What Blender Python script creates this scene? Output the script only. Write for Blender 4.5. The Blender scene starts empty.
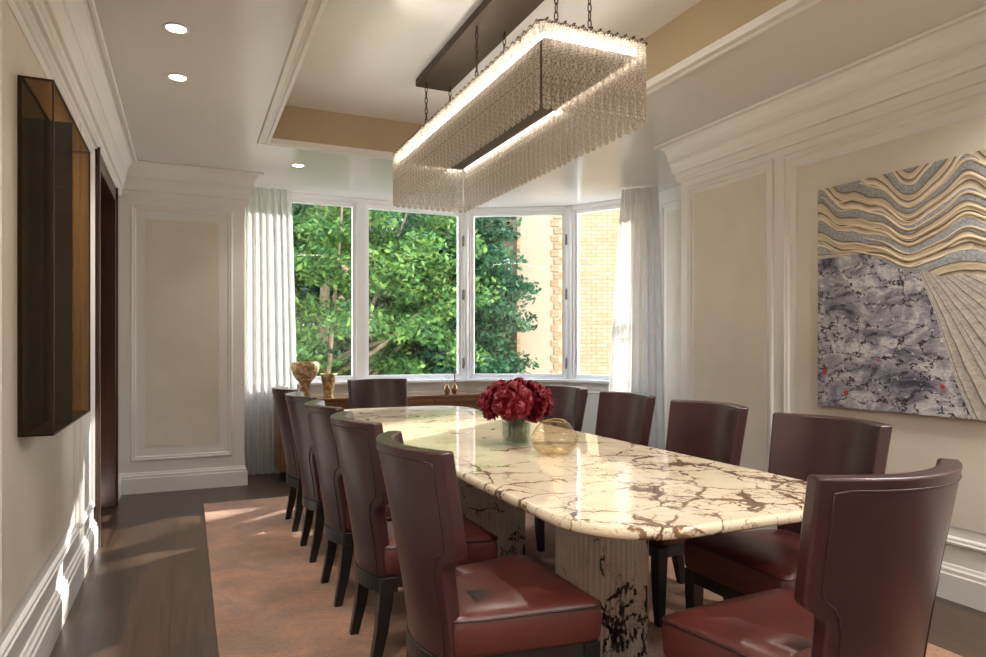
import bpy, bmesh, math, random
from mathutils import Vector, Matrix, noise
random.seed(7)
S = bpy.context.scene
COL = S.collection
R = math.radians

# ------------------------------------------------------------------ helpers
def tag(o, label=None, cat=None, group=None, kind=None):
    if label: o['label'] = label
    if cat: o['category'] = cat
    if group: o['group'] = group
    if kind: o['kind'] = kind
    return o

def empty(name, loc=(0, 0, 0), rz=0, **k):
    o = bpy.data.objects.new(name, None); COL.objects.link(o)
    o.location = loc; o.rotation_euler = (0, 0, rz); o.empty_display_size = .1
    return tag(o, **k)

class MB:
    def __init__(s): s.v = []; s.f = []; s.sm = []
    def add(s, vs, fs, smooth=False, M=None):
        b = len(s.v)
        s.v += [tuple(M @ Vector(p)) if M else tuple(p) for p in vs]
        s.f += [tuple(i + b for i in f) for f in fs]; s.sm += [smooth] * len(fs)
        return s
    def box(s, x0, x1, y0, y1, z0, z1, M=None):
        vs = [(x0,y0,z0),(x1,y0,z0),(x1,y1,z0),(x0,y1,z0),(x0,y0,z1),(x1,y0,z1),(x1,y1,z1),(x0,y1,z1)]
        return s.add(vs, [(0,3,2,1),(4,5,6,7),(0,1,5,4),(1,2,6,5),(2,3,7,6),(3,0,4,7)], False, M)
    def poly(s, pts, z0, z1):
        n = len(pts)
        vs = [(x, y, z0) for x, y in pts] + [(x, y, z1) for x, y in pts]
        return s.add(vs, [tuple(range(n))[::-1], tuple(range(n, 2*n))] + [(i, (i+1) % n, n+(i+1) % n, n+i) for i in range(n)])
    def rings(s, rs, cap=True, smooth=True, M=None):
        n = len(rs[0]); vs = [p for r in rs for p in r]; fs = []
        for k in range(len(rs)-1):
            for i in range(n):
                j = (i+1) % n
                fs.append((k*n+i, k*n+j, (k+1)*n+j, (k+1)*n+i))
        if cap: fs += [tuple(range(n))[::-1], tuple(range((len(rs)-1)*n, len(rs)*n))]
        return s.add(vs, fs, smooth, M)
    def lathe(s, prof, n=24, c=(0, 0, 0), cap=False, M=None):
        rs = [[(c[0]+r*math.cos(2*math.pi*i/n), c[1]+r*math.sin(2*math.pi*i/n), c[2]+z) for i in range(n)] for r, z in prof]
        return s.rings(rs, cap, True, M)
    def tube(s, pts, r, n=8, closed=False, cap=True):
        pts = [Vector(p) for p in pts]; rs = []; m = len(pts)
        up = None
        for i, p in enumerate(pts):
            if closed: t = pts[(i+1) % m]-pts[i-1]
            else: t = pts[min(i+1, m-1)]-pts[max(i-1, 0)]
            t.normalize()
            if up is None:
                up = Vector((0, 0, 1)) if abs(t.z) < .9 else Vector((1, 0, 0))
            a = t.cross(up)
            if a.length < 1e-5: a = t.cross(Vector((0, 1, 0)))
            a.normalize(); b = a.cross(t).normalized(); up = b
            rr = r[i] if isinstance(r, (list, tuple)) else r
            rs.append([tuple(p+a*rr*math.cos(2*math.pi*k/n)+b*rr*math.sin(2*math.pi*k/n)) for k in range(n)])
        if closed:
            b0 = len(s.v); s.v += [q for g in rs for q in g]
            for k in range(m):
                for i in range(n):
                    j = (i+1) % n; k2 = (k+1) % m
                    s.f.append((b0+k*n+i, b0+k*n+j, b0+k2*n+j, b0+k2*n+i)); s.sm.append(True)
            return s
        return s.rings(rs, cap, True)
    def sweep(s, prof, p0, p1, nrm, m0=0, m1=0):
        """straight moulding: prof=(out,z); nrm inward normal; m0/m1 mitre factor"""
        p0 = Vector((p0[0], p0[1], 0)); p1 = Vector((p1[0], p1[1], 0)); d = (p1-p0).normalized(); nv = Vector((nrm[0], nrm[1], 0)).normalized()
        a = [tuple(p0+nv*o+d*(o*m0)+Vector((0, 0, z))) for o, z in prof]
        b = [tuple(p1+nv*o-d*(o*m1)+Vector((0, 0, z))) for o, z in prof]
        return s.rings([a, b], True, False)
    def build(s, name, mat=None, parent=None, loc=None, bevel=0, bseg=2, **k):
        me = bpy.data.meshes.new(name)
        me.from_pydata(s.v, [], s.f)
        bm = bmesh.new(); bm.from_mesh(me); bmesh.ops.recalc_face_normals(bm, faces=bm.faces) if len(s.f) < 60000 else None
        bm.to_mesh(me); bm.free()
        me.polygons.foreach_set('use_smooth', s.sm); me.update()
        o = bpy.data.objects.new(name, me); COL.objects.link(o)
        if mat: me.materials.append(mat)
        if parent: o.parent = parent
        if loc: o.location = loc
        if bevel:
            m = o.modifiers.new('bevel', 'BEVEL'); m.width = bevel; m.segments = bseg; m.limit_method = 'ANGLE'; m.angle_limit = R(40)
            m.harden_normals = False
        return tag(o, **k)

def struct(mb, name, mat, parent=None, **k):
    o = mb.build(name, mat, parent, **k); o['kind'] = 'structure'; return o

def copy_tree(o, parent=None):
    c = o.copy(); COL.objects.link(c); c.parent = parent
    for ch in list(o.children): copy_tree(ch, c)
    return c

# ------------------------------------------------------------------ materials
def srgb(r, g, b):
    f = lambda c: (c/255)/12.92 if c <= 10 else ((c/255+.055)/1.055)**2.4
    return (f(r), f(g), f(b), 1)

class NT:
    def __init__(s, name):
        s.m = bpy.data.materials.new(name); s.m.use_nodes = True; s.t = s.m.node_tree; s.n = s.t.nodes
        s.b = s.n['Principled BSDF']; s.out = s.n['Material Output']
    def __call__(s, typ, ins=None, **k):
        n = s.n.new(typ)
        for a, v in k.items(): setattr(n, a, v)
        for a, v in (ins or {}).items():
            if hasattr(v, 'is_output'): s.t.links.new(v, n.inputs[a])
            else: n.inputs[a].default_value = v
        return n
    def set(s, **k):
        for a, v in k.items():
            a = a.replace('_', ' ')
            if hasattr(v, 'is_output'): s.t.links.new(v, s.b.inputs[a])
            else: s.b.inputs[a].default_value = v
        return s
    def obj(s): return s('ShaderNodeTexCoord').outputs['Object']
    def noise(s, vec, scale, detail=3, rough=.5, dist=0):
        return s('ShaderNodeTexNoise', {'Vector': vec, 'Scale': scale, 'Detail': detail, 'Roughness': rough, 'Distortion': dist})
    def ramp(s, fac, stops, interp='LINEAR'):
        r = s('ShaderNodeValToRGB', {'Fac': fac}); e = r.color_ramp.elements; r.color_ramp.interpolation = interp
        while len(e) < len(stops): e.new(.5)
        for el, (p, c) in zip(e, stops): el.position = p; el.color = c if len(c) == 4 else (*c, 1)
        return r.outputs['Color']
    def mix(s, fac, a, b, blend='MIX'):
        m = s('ShaderNodeMix', data_type='RGBA', blend_type=blend)
        for i, v in ((0, fac), (6, a), (7, b)):
            if hasattr(v, 'is_output'): s.t.links.new(v, m.inputs[i])
            else: m.inputs[i].default_value = v
        return m.outputs[2]
    def math(s, op, a, b=0.0, c=0.0, clamp=False):
        m = s('ShaderNodeMath', operation=op, use_clamp=clamp)
        for i, v in enumerate((a, b, c)):
            if hasattr(v, 'is_output'): s.t.links.new(v, m.inputs[i])
            else: m.inputs[i].default_value = v
        return m.outputs[0]
    def bump(s, h, strength=.2, dist=.01):
        b = s('ShaderNodeBump', {'Height': h, 'Strength': strength, 'Distance': dist})
        s.t.links.new(b.outputs[0], s.b.inputs['Normal']); return s

def plain(name, col, rough=.5, metal=0, nscale=8, namt=.06, bump=0, **k):
    t = NT(name); o = t.obj(); n = t.noise(o, nscale, 4)
    dk = tuple(c*(1-namt*2.5) for c in col[:3])+(1,); lt = tuple(min(1, c*(1+namt)) for c in col[:3])+(1,)
    t.set(Base_Color=t.ramp(n.outputs['Fac'], [(.3, dk), (.7, lt)]), Roughness=rough, Metallic=metal, **k)
    if bump: t.bump(n.outputs['Fac'], bump)
    return t.m

M = {}
M['paint'] = plain('white_paint', srgb(226, 223, 219), .38, nscale=2, namt=.012)
M['ceiling'] = plain('ceiling_paint', srgb(217, 214, 211), .22, nscale=2, namt=.012)
M['tray'] = plain('tray_side_paint', srgb(176, 158, 130), .5, nscale=2, namt=.02)
M['frame'] = plain('window_frame_paint', srgb(244, 244, 244), .3, nscale=3, namt=.01)
M['bronze'] = plain('dark_bronze', srgb(74, 58, 46), .42, .75)
M['blackwood'] = plain('black_wood', srgb(24, 22, 22), .33, nscale=30)
M['steel'] = plain('hinge_metal', srgb(120, 115, 110), .35, .9)
M['gold'] = plain('pale_gold_rim', srgb(190, 160, 110), .3, .8)

def mk_linen():
    t = NT('plaster_fabric'); o = t.obj()
    n = t.noise(o, 1.6, 6, .6); w = t.noise(o, 260, 2)
    t.set(Base_Color=t.ramp(n.outputs['Fac'], [(.3, srgb(208, 199, 186)), (.75, srgb(223, 215, 203))]), Roughness=.62)
    t.bump(w.outputs['Fac'], .12, .002); return t.m
M['linen'] = mk_linen()

def mk_floor():
    t = NT('dark_oak_planks'); g = t('ShaderNodeNewGeometry').outputs['Position']
    mp = t('ShaderNodeMapping', {'Vector': g, 'Rotation': (0, 0, R(90)), 'Location': (0, .07, 0)}).outputs[0]
    br = t('ShaderNodeTexBrick', {'Vector': mp, 'Color1': srgb(88, 70, 56), 'Color2': srgb(66, 52, 43), 'Mortar': srgb(22, 16, 13), 'Scale': 1.0,
           'Mortar Size': .0016, 'Mortar Smooth': .3, 'Bias': 0, 'Brick Width': 2.3, 'Row Height': .19}, offset=.37)
    gm = t('ShaderNodeMapping', {'Vector': g, 'Scale': (34, 1.6, 1)}).outputs[0]
    gr = t.noise(gm, 1.5, 6, .62, .6)
    gm2 = t('ShaderNodeMapping', {'Vector': g, 'Scale': (160, 5, 1)}).outputs[0]
    g2 = t.noise(gm2, 1, 3)
    c = t.mix(.75, br.outputs['Color'], t.ramp(gr.outputs['Fac'], [(.36, (.36, .33, .3, 1)), (.62, (1.1, 1.06, 1.0, 1))]), 'MULTIPLY')
    c = t.mix(.35, c, t.ramp(g2.outputs['Fac'], [(.35, (.55, .55, .55, 1)), (.65, (1, 1, 1, 1))]), 'MULTIPLY')
    t.set(Base_Color=c, Roughness=t.math('MULTIPLY_ADD', gr.outputs['Fac'], .15, .24))
    h = t.math('SUBTRACT', gr.outputs['Fac'], t.math('MULTIPLY', br.outputs['Fac'], 2.0))
    t.bump(h, .14, .004); return t.m
M['floor'] = mk_floor()

def mk_rug():
    t = NT('rust_wool_rug'); g = t.obj()
    a = t.noise(g, 3.0, 6, .7, 1.2); st = t('ShaderNodeMapping', {'Vector': g, 'Scale': (4, 14, 1)}).outputs[0]
    b = t.noise(st, 2.4, 5, .7); f = t.noise(g, 95, 4, .8)
    c = t.mix(t.ramp(a.outputs['Fac'], [(.42, (0, 0, 0)), (.60, (1, 1, 1))]), srgb(140, 98, 74), srgb(182, 124, 84))
    c = t.mix(t.ramp(b.outputs['Fac'], [(.45, (0, 0, 0)), (.7, (.7, .7, .7))]), c, srgb(146, 116, 98))
    c = t.mix(.6, c, t.ramp(f.outputs['Fac'], [(.36, (.42, .40, .38, 1)), (.64, (1.2, 1.2, 1.2, 1))]), 'MULTIPLY')
    t.set(Base_Color=c, Roughness=.9, Sheen_Weight=.45, Sheen_Roughness=.45, Sheen_Tint=(1, .93, .88, 1))
    t.bump(f.outputs['Fac'], .8, .01); return t.m
M['rug'] = mk_rug()

def mk_leather(name, c1, c2, rough=.3):
    t = NT(name); o = t.obj()
    a = t.noise(o, 5, 4, .6); v = t('ShaderNodeTexVoronoi', {'Vector': o, 'Scale': 420.0}); f = t.noise(o, 60, 3)
    t.set(Base_Color=t.ramp(a.outputs['Fac'], [(.3, c1), (.7, c2)]), Roughness=t.math('MULTIPLY_ADD', f.outputs['Fac'], .12, rough-.06), Specular_IOR_Level=.6,
          Coat_Weight=.15, Coat_Roughness=.25)
    t.bump(t.math('ADD', v.outputs['Distance'], a.outputs['Fac']), .06, .002); return t.m
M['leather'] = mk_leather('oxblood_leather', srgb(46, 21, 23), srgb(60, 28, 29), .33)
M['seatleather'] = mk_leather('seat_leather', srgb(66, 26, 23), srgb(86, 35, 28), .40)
M['piping'] = mk_leather('piping_leather', srgb(38, 18, 17), srgb(50, 24, 22), .35)

def marble(name, base, base2, vein, vein2, scale, dens, gate, rough=.07, zone=False):
    t = NT(name); o = t.obj()
    d1 = t.noise(o, scale*.5, 5, .6); d2 = t.noise(o, scale*2.6, 4, .6)
    off = t('ShaderNodeVectorMath', {0: d1.outputs['Color'], 1: (.5, .5, .5)}, operation='SUBTRACT').outputs[0]
    off = t('ShaderNodeVectorMath', {0: off, 'Scale': .9/scale}, operation='SCALE').outputs[0]
    off2 = t('ShaderNodeVectorMath', {0: d2.outputs['Color'], 1: (.5, .5, .5)}, operation='SUBTRACT').outputs[0]
    off2 = t('ShaderNodeVectorMath', {0: off2, 'Scale': .42/scale}, operation='SCALE').outputs[0]
    p = t('ShaderNodeVectorMath', {0: o, 1: off}, operation='ADD').outputs[0]
    p = t('ShaderNodeVectorMath', {0: p, 1: off2}, operation='ADD').outputs[0]
    v1 = t('ShaderNodeTexVoronoi', {'Vector': p, 'Scale': scale, 'Randomness': 1.0}, feature='DISTANCE_TO_EDGE').outputs['Distance']
    v2 = t('ShaderNodeTexVoronoi', {'Vector': p, 'Scale': scale*2.7, 'Randomness': 1.0}, feature='DISTANCE_TO_EDGE').outputs['Distance']
    z = t.noise(o, 1.35, 3, .6).outputs['Fac']; z2 = t.noise(o, 5.5, 5, .65).outputs['Fac']; z3 = t.noise(o, scale*1.1, 4, .7).outputs['Fac']
    if zone:
        ly = t('ShaderNodeSeparateXYZ', {0: o}).outputs['Y']
        z = t.math('ADD', z, t('ShaderNodeMapRange', {'Value': ly, 'From Min': -1.3, 'From Max': -.2, 'To Min': .13, 'To Max': -.05}).outputs[0])
    # vein width follows noise, gated by zones
    w = t.math('MULTIPLY', t.math('SUBTRACT', t.math('ADD', t.math('MULTIPLY', z, 1.0), t.math('MULTIPLY', z2, .8)), gate), dens)
    w = t.math('MULTIPLY', w, t.math('MULTIPLY_ADD', z3, 2.6, -.75))
    w = t.math('MAXIMUM', w, .0)
    a = t.math('SMOOTHSTEP' if False else 'SUBTRACT', w, v1)
    m1 = t.ramp(t.math('MULTIPLY', a, 40.0, clamp=True), [(0, (0, 0, 0)), (1, (1, 1, 1))])
    w2 = t.math('MULTIPLY', t.math('SUBTRACT', t.math('ADD', z, t.math('MULTIPLY', z2, .8)), gate+.09), dens*1.05)
    w2 = t.math('MULTIPLY', w2, t.math('MULTIPLY_ADD', z3, 1.6, -.25))
    b = t.math('SUBTRACT', t.math('MAXIMUM', w2, 0.0), v2)
    m2 = t.ramp(t.math('MULTIPLY', b, 30.0, clamp=True), [(0, (0, 0, 0)), (1, (.85, .85, .85))])
    fine = t.noise(o, 22, 5, .7).outputs['Fac']
    cb = t.mix(t.ramp(z2, [(.35, (0, 0, 0)), (.7, (1, 1, 1))]), base, base2)
    cv = t.mix(t.ramp(fine, [(.4, (0, 0, 0)), (.6, (1, 1, 1))]), vein, vein2)
    c = t.mix(m2, cb, cv); c = t.mix(m1, c, cv)
    t.set(Base_Color=c, Roughness=rough, Specular_IOR_Level=.55); return t.m
M['marble'] = marble('brown_veined_marble', srgb(222, 208, 184), srgb(210, 194, 168), srgb(92, 66, 54), srgb(136, 108, 84), 6.0, .34, .80, zone=True)
M['marble2'] = marble('grey_veined_marble', srgb(212, 206, 196), srgb(188, 180, 168), srgb(30, 28, 28), srgb(70, 64, 60), 5.5, .5, .80, .2)

def wood(name, c1, c2, rough=.35, sc=(2, 2, 30)):
    t = NT(name); o = t.obj(); mp = t('ShaderNodeMapping', {'Vector': o, 'Scale': sc}).outputs[0]
    n = t.noise(mp, 2.2, 6, .6, 1.0)
    t.set(Base_Color=t.ramp(n.outputs['Fac'], [(.3, c1), (.7, c2)]), Roughness=rough); t.bump(n.outputs['Fac'], .05, .002); return t.m
M['doorwood'] = wood('dark_walnut_door', srgb(54, 32, 22), srgb(78, 48, 32), .32, (20, 20, 1.2))
M['sidewood'] = wood('walnut_sideboard', srgb(104, 68, 42), srgb(142, 98, 64), .38, (1.2, 6, 22))
M['topwood'] = wood('polished_walnut_top_lightened', srgb(120, 88, 62), srgb(150, 114, 84), .14, (1.2, 6, 22))  # walnut made paler here, window reflection put into the colour
M['branch'] = wood('tree_bark', srgb(96, 82, 62), srgb(140, 122, 96), .9, (8, 8, 2))

def glassy(name, tint, refl=.06, rough=.02, bumpamt=0, bscale=80, tamt=1.0, body=None, bodyf=0.0, graze=.75):
    """transparent + glossy mix: thin glass that lets light straight through"""
    t = NT(name); t.n.remove(t.b)
    tr = t('ShaderNodeBsdfTransparent', {'Color': tint}); gl = t('ShaderNodeBsdfGlossy', {'Color': (1, 1, 1, 1), 'Roughness': rough})
    lw = t('ShaderNodeLayerWeight', {'Blend': .35}).outputs['Facing']
    f = t.math('MULTIPLY_ADD', t.math('POWER', lw, 3.0), graze, refl, clamp=True)
    if bumpamt:
        n = t.noise(t.obj(), bscale, 2, .5).outputs['Fac']
        b = t('ShaderNodeBump', {'Height': n, 'Strength': bumpamt, 'Distance': .01}).outputs[0]
        t.t.links.new(b, gl.inputs['Normal'])
    base = tr.outputs[0]
    if body:
        df = t('ShaderNodeBsdfPrincipled', {'Base Color': body, 'Roughness': .25})
        tl = t('ShaderNodeBsdfTranslucent', {'Color': body})
        m0 = t('ShaderNodeMixShader', {0: .5}); t.t.links.new(df.outputs[0], m0.inputs[1]); t.t.links.new(tl.outputs[0], m0.inputs[2])
        m1 = t('ShaderNodeMixShader', {0: bodyf}); t.t.links.new(base, m1.inputs[1]); t.t.links.new(m0.outputs[0], m1.inputs[2]); base = m1.outputs[0]
        if bumpamt:
            bf = t.ramp(n, [(.42, (bodyf*.35,)*3), (.58, (min(1, bodyf*1.5),)*3)]); t.t.links.new(bf, m1.inputs[0])
            t.t.links.new(b, df.inputs['Normal'])
    mx = t('ShaderNodeMixShader', {0: f}); t.t.links.new(base, mx.inputs[1]); t.t.links.new(gl.outputs[0], mx.inputs[2])
    t.t.links.new(mx.outputs[0], t.out.inputs[0]); return t.m
M['pane'] = glassy('window_glass', (.97, .98, .98, 1), .03)
M['rod'] = glassy('hammered_glass_rod', (.93, .91, .88, 1), .05, .15, .25, 150, body=srgb(236, 228, 218), bodyf=.50)
M['clear'] = glassy('clear_glass', (.93, .95, .94, 1), .08)
M['amber'] = glassy('amber_glass', (.92, .87, .76, 1), .10, .03)
M['water'] = glassy('vase_water', (.72, .78, .66, 1), .05)
M['bronzeglass'] = glassy('smoked_bronze_glass', (.66, .56, .40, 1), .03, .02, graze=.10)
M['mirror'] = plain('bronze_mirror', srgb(58, 46, 32), .10, .9, namt=.02)

def emit(name, col, strength):
    t = NT(name); t.set(Base_Color=(.8, .8, .8, 1), Emission_Color=col, Emission_Strength=strength); return t.m
M['led'] = emit('warm_led', (1, .90, .77, 1), 26)
M['lamp'] = emit('downlight_disc', (1, .88, .72, 1), 25)

def mk_curtain():
    t = NT('sheer_linen_curtain'); t.n.remove(t.b)
    o = t.obj(); n = t.noise(t('ShaderNodeMapping', {'Vector': o, 'Scale': (1, 1, .05)}).outputs[0], 120, 3).outputs['Fac']
    c = t.ramp(n, [(.3, srgb(206, 203, 198)), (.7, srgb(222, 220, 216))])
    d = t('ShaderNodeBsdfDiffuse', {'Color': c}); l = t('ShaderNodeBsdfTranslucent', {'Color': c}); tr = t('ShaderNodeBsdfTransparent')
    a = t('ShaderNodeMixShader', {0: .5}); t.t.links.new(d.outputs[0], a.inputs[1]); t.t.links.new(l.outputs[0], a.inputs[2])
    b = t('ShaderNodeMixShader', {0: .10}); t.t.links.new(a.outputs[0], b.inputs[1]); t.t.links.new(tr.outputs[0], b.inputs[2])
    t.t.links.new(b.outputs[0], t.out.inputs[0]); return t.m
M['curtain'] = mk_curtain()

def mk_leaf(name, dk, md, lt):
    t = NT(name); g = t('ShaderNodeNewGeometry'); o = t.obj()
    rnd = g.outputs['Random Per Island']; n = t.noise(o, 1.1, 3).outputs['Fac']
    f = t.math('MULTIPLY_ADD', n, .9, t.math('MULTIPLY', rnd, .55)); f = t.math('SUBTRACT', f, .22)
    c = t.ramp(f, [(.15, dk), (.5, md), (.85, lt)])
    t.set(Base_Color=c, Roughness=.5, Specular_IOR_Level=.3)
    tl = t('ShaderNodeBsdfTranslucent', {'Color': c}); mx = t('ShaderNodeMixShader', {0: .35})
    t.t.links.new(t.b.outputs[0], mx.inputs[1]); t.t.links.new(tl.outputs[0], mx.inputs[2]); t.t.links.new(mx.outputs[0], t.out.inputs[0]); return t.m
M['leaf1'] = mk_leaf('bright_maple_leaves', srgb(34, 68, 32), srgb(64, 106, 48), srgb(124, 152, 72))
M['leaf2'] = mk_leaf('deep_green_leaves', srgb(20, 52, 34), srgb(36, 78, 48), srgb(70, 110, 66))

def mk_brick(name, c1, c2, mo, rot=0):
    t = NT(name); o = t.obj()
    mp = t('ShaderNodeMapping', {'Vector': o, 'Rotation': (R(90), 0, 0)}).outputs[0]
    br = t('ShaderNodeTexBrick', {'Vector': mp, 'Color1': c1, 'Color2': c2, 'Mortar': mo, 'Scale': 1.0, 'Mortar Size': .006, 'Brick Width': .22, 'Row Height': .078, 'Bias': 0.0})
    n = t.noise(o, 1.2, 4).outputs['Fac']
    c = t.mix(.5, br.outputs['Color'], t.ramp(n, [(.3, (.8, .8, .8, 1)), (.7, (1.05, 1.05, 1.05, 1))]), 'MULTIPLY')
    t.set(Base_Color=c, Roughness=.85); return t.m
M['brick'] = mk_brick('buff_brick', srgb(146, 126, 98), srgb(130, 110, 80), srgb(98, 82, 60))
M['brick2'] = mk_brick('buff_brick_dark', srgb(140, 116, 84), srgb(126, 102, 70), srgb(98, 80, 58))
M['stone'] = plain('smooth_buff_stone', srgb(144, 124, 100), .8, nscale=1.2, namt=.03)
M['darkglass'] = plain('dark_window_glass', srgb(70, 80, 92), .1, 0)
M['ground'] = plain('courtyard_paving', srgb(150, 140, 126), .9, nscale=1.5, namt=.15)
M['peony'] = plain('crimson_petals', srgb(126, 5, 32), .5, 0, nscale=18, namt=.18)
M['stamen'] = plain('yellow_stamens', srgb(226, 150, 60), .6)
M['stem'] = plain('green_stems', srgb(72, 96, 46), .5)
M['vase'] = None
def mk_vase():
    t = NT('gilded_crackled_ceramic'); o = t.obj()
    v = t('ShaderNodeTexVoronoi', {'Vector': o, 'Scale': 26.0}, feature='DISTANCE_TO_EDGE').outputs['Distance']; n = t.noise(o, 22, 5, .7, .8).outputs['Fac']
    m = t.ramp(n, [(.42, (0, 0, 0)), (.52, (1, 1, 1))])
    t.set(Base_Color=t.mix(m, srgb(206, 190, 164), srgb(150, 116, 58)), Roughness=.3, Metallic=t.math('MULTIPLY', m, .75))
    t.bump(t.math('ADD', n, v), .7, .01); return t.m
M['vase'] = mk_vase()
M['bottlebronze'] = plain('bronze_lustre_glass', srgb(150, 120, 88), .15, .7)

# ------------------------------------------------------------------ dimensions
H = 2.79; TZ = 3.07
XL, XR = -.53, 3.44
YB, YF = -1.7, 6.5
A0 = (.40, 7.05); P1 = (2.84, 7.05); P2 = (3.836, 6.475); P3 = (4.311, 5.652)
XB = 4.311
foot = [(XL, YB), (XR, YB), (XR, 4.15), (XB, 4.15), P3, P2, P1, (A0[0], A0[1]), (A0[0], YF), (XL, YF)]
foot_out = [(XL-.12, YB-.12), (XR+.12, YB-.12), (XR+.12, 4.03), (XB+.12, 4.03), (XB+.12, 5.69), (3.93, 6.56), (2.87, 7.17), (A0[0]-.12, 7.17), (XL-.12, 7.17)]
struct(MB().poly(foot_out, -.12, 0), 'floor', M['floor'])
# ceiling with tray
tx0, tx1, ty0, ty1 = .56, 2.47, 1.0, 5.33
cb = MB()
cb.box(XL-.12, tx0-.06, YB-.12, 7.17, H, H+.1)
cb.box(tx0-.06, tx1+.06, YB-.12, ty0-.06, H, H+.1)
cb.box(tx0-.06, tx1+.06, ty1+.06, 7.17, H, H+.1)
cb.poly([(tx1+.06, YB-.12), (XR+.12, YB-.12), (XR+.12, 4.03), (XB+.12, 4.03), (XB+.12, 5.69), (3.93, 6.56), (2.87, 7.17), (tx1+.06, 7.17)], H, H+.1)
struct(cb, 'ceiling', M['ceiling'])
tr = MB()
for b in ((tx0-.06, tx0, ty0-.06, ty1+.06), (tx1, tx1+.06, ty0-.06, ty1+.06), (tx0, tx1, ty0-.06, ty0), (tx0, tx1, ty1, ty1+.06)):
    tr.box(*b, H+.002, TZ+.05)
struct(tr, 'ceiling_tray_side', M['tray'])
struct(MB().box(tx0-.06, tx1+.06, ty0-.06, ty1+.06, TZ, TZ+.1), 'ceiling_tray', M['ceiling'])
# moulding round the tray opening
def ring_mould(x0, x1, y0, y1, prof, z):
    m = MB()
    rs = []
    for o, dz in prof: rs.append([(x0-o, y0-o, z+dz), (x1+o, y0-o, z+dz), (x1+o, y1+o, z+dz), (x0-o, y1+o, z+dz)])
    m.rings(rs+[rs[0]], False, False); return m
struct(ring_mould(tx0, tx1, ty0, ty1, [(-.003, .02), (-.003, -.022), (.018, -.022), (.024, -.012), (.05, -.012), (.056, -.02), (.075, -.02), (.082, .001), (.057, .02)], H), 'trim_1', M['paint'])

# walls
struct(MB().box(XL-.12, XL, YB-.12, 4.9, 0, H), 'wall_left', M['paint'])
wl2 = MB(); wl2.box(XL-.12, XL, 6.02, 6.5, 0, H); wl2.box(XL-.12, XL, 4.9, 6.02, 2.45, H)
struct(wl2, 'wall_left_far', M['paint'])
struct(MB().box(XL-.12, A0[0], YF, 7.17, 0, H), 'wall_back', M['paint'])
struct(MB().box(XR, XR+.12, YB-.12, 4.15, 0, H), 'wall_right', M['paint'])
wr2 = MB(); wr2.box(XR+.12, XB+.12, 4.03, 4.15, 0, H); struct(wr2, 'wall_return', M['paint'])
struct(MB().box(XB, XB+.12, 4.15, 5.69, 0, H), 'wall_bay_side', M['paint'])
struct(MB().box(XL, XR, YB-.12, YB, 0, H), 'wall_front', M['paint'])

ZS, ZG0, ZG1 = .885, .94, 2.70
def facet_xf(p, q):
    d = Vector((q[0]-p[0], q[1]-p[1], 0)); L = d.length; a = math.atan2(d.y, d.x)
    return Matrix.Translation((p[0], p[1], 0)) @ Matrix.Rotation(a, 4, 'Z'), L
k_tr = [10]
def under_wall(p, q, name):
    Mx, L = facet_xf(p, q)
    struct(MB().box(0, L, 0, .12, 0, ZS-.03, Mx), name, M['paint'])
    struct(MB().box(0, L, -.07, .16, ZS-.03, ZS, Mx), name.replace('wall', 'trim')+'_sill', M['frame'], bevel=.006)
    m = MB()
    for (x0, x1) in ((.12, L-.12),):
        prof = [(0, 0), (0, .012), (.012, .016), (.024, .012), (.028, 0)]
        rs = [[(x0+o, -e, .26+o), (x1-o, -e, .26+o), (x1-o, -e, .76-o), (x0+o, -e, .76-o)] for o, e in prof]
        m.rings(rs, False, False, Mx)
    struct(m, name.replace('wall', 'trim')+'_panel', M['paint'])
def win(p, q, panes, name, tips):
    """panes: list of (x0,x1) glass spans along facet"""
    Mx, L = facet_xf(p, q)
    root = MB().box(0, L, .0, .11, ZG1+.045, H, Mx); root.box(0, L, .0, .11, ZS, ZG0-.035, Mx)
    xs = [0]+[v for a in panes for v in a]+[L]
    for i in range(0, len(xs), 2):
        a = xs[i]+(0 if i == 0 else .035); b = xs[i+1]-(0 if i+2 >= len(xs) else .035)
        root.box(a, b, .0, .11, ZG0-.035, ZG1+.045, Mx)
    w = struct(root, name, M['frame'], bevel=.004)
    for j, (a, b) in enumerate(panes):
        sf = MB()
        for (i0, i1, j0, j1) in ((a-.034, b+.034, ZG1, ZG1+.044), (a-.034, b+.034, ZG0-.034, ZG0), (a-.034, a, ZG0, ZG1), (b, b+.034, ZG0, ZG1)):
            sf.box(i0, i1, .02, .075, i0*0+j0, j1, Mx)
        s = sf.build('sash', M['frame'], w, bevel=.003)
        MB().box(a, b, .045, .051, ZG0, ZG1, Mx).build('glass', M['pane'], s)
    for x in tips:
        for z in (1.06, 1.82, 2.42):
            hb = MB(); hb.box(x-.010, x+.010, -.014, .0, z-.05, z+.05, Mx); hb.lathe([(.008, -.06), (.008, .06)], 8, (x, -.014, z), True, Mx)
            hb.build('hinge', M['steel'], w)
    return w
under_wall(A0, P1, 'wall_window_1'); under_wall(P1, P2, 'wall_window_2'); under_wall(P2, P3, 'wall_window_3')
LA = P1[0]-A0[0]; LB = 1.15; LC = math.dist(P2, P3)
win(A0, P1, [(.12, 1.172), (1.343, LA-.085)], 'window_1', [LA-.04])
win(P1, P2, [(.085, LB-.085)], 'window_2', [LB-.04])
win(P2, P3, [(.085, LC-.08)], 'window_3', [])
for i, p in enumerate((P1, P2)):
    pm = MB().lathe([(.035, ZS), (.035, H)], 12, (p[0], p[1]+.01, 0), True); struct(pm, 'trim_%d' % (2+i), M['frame'])

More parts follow.
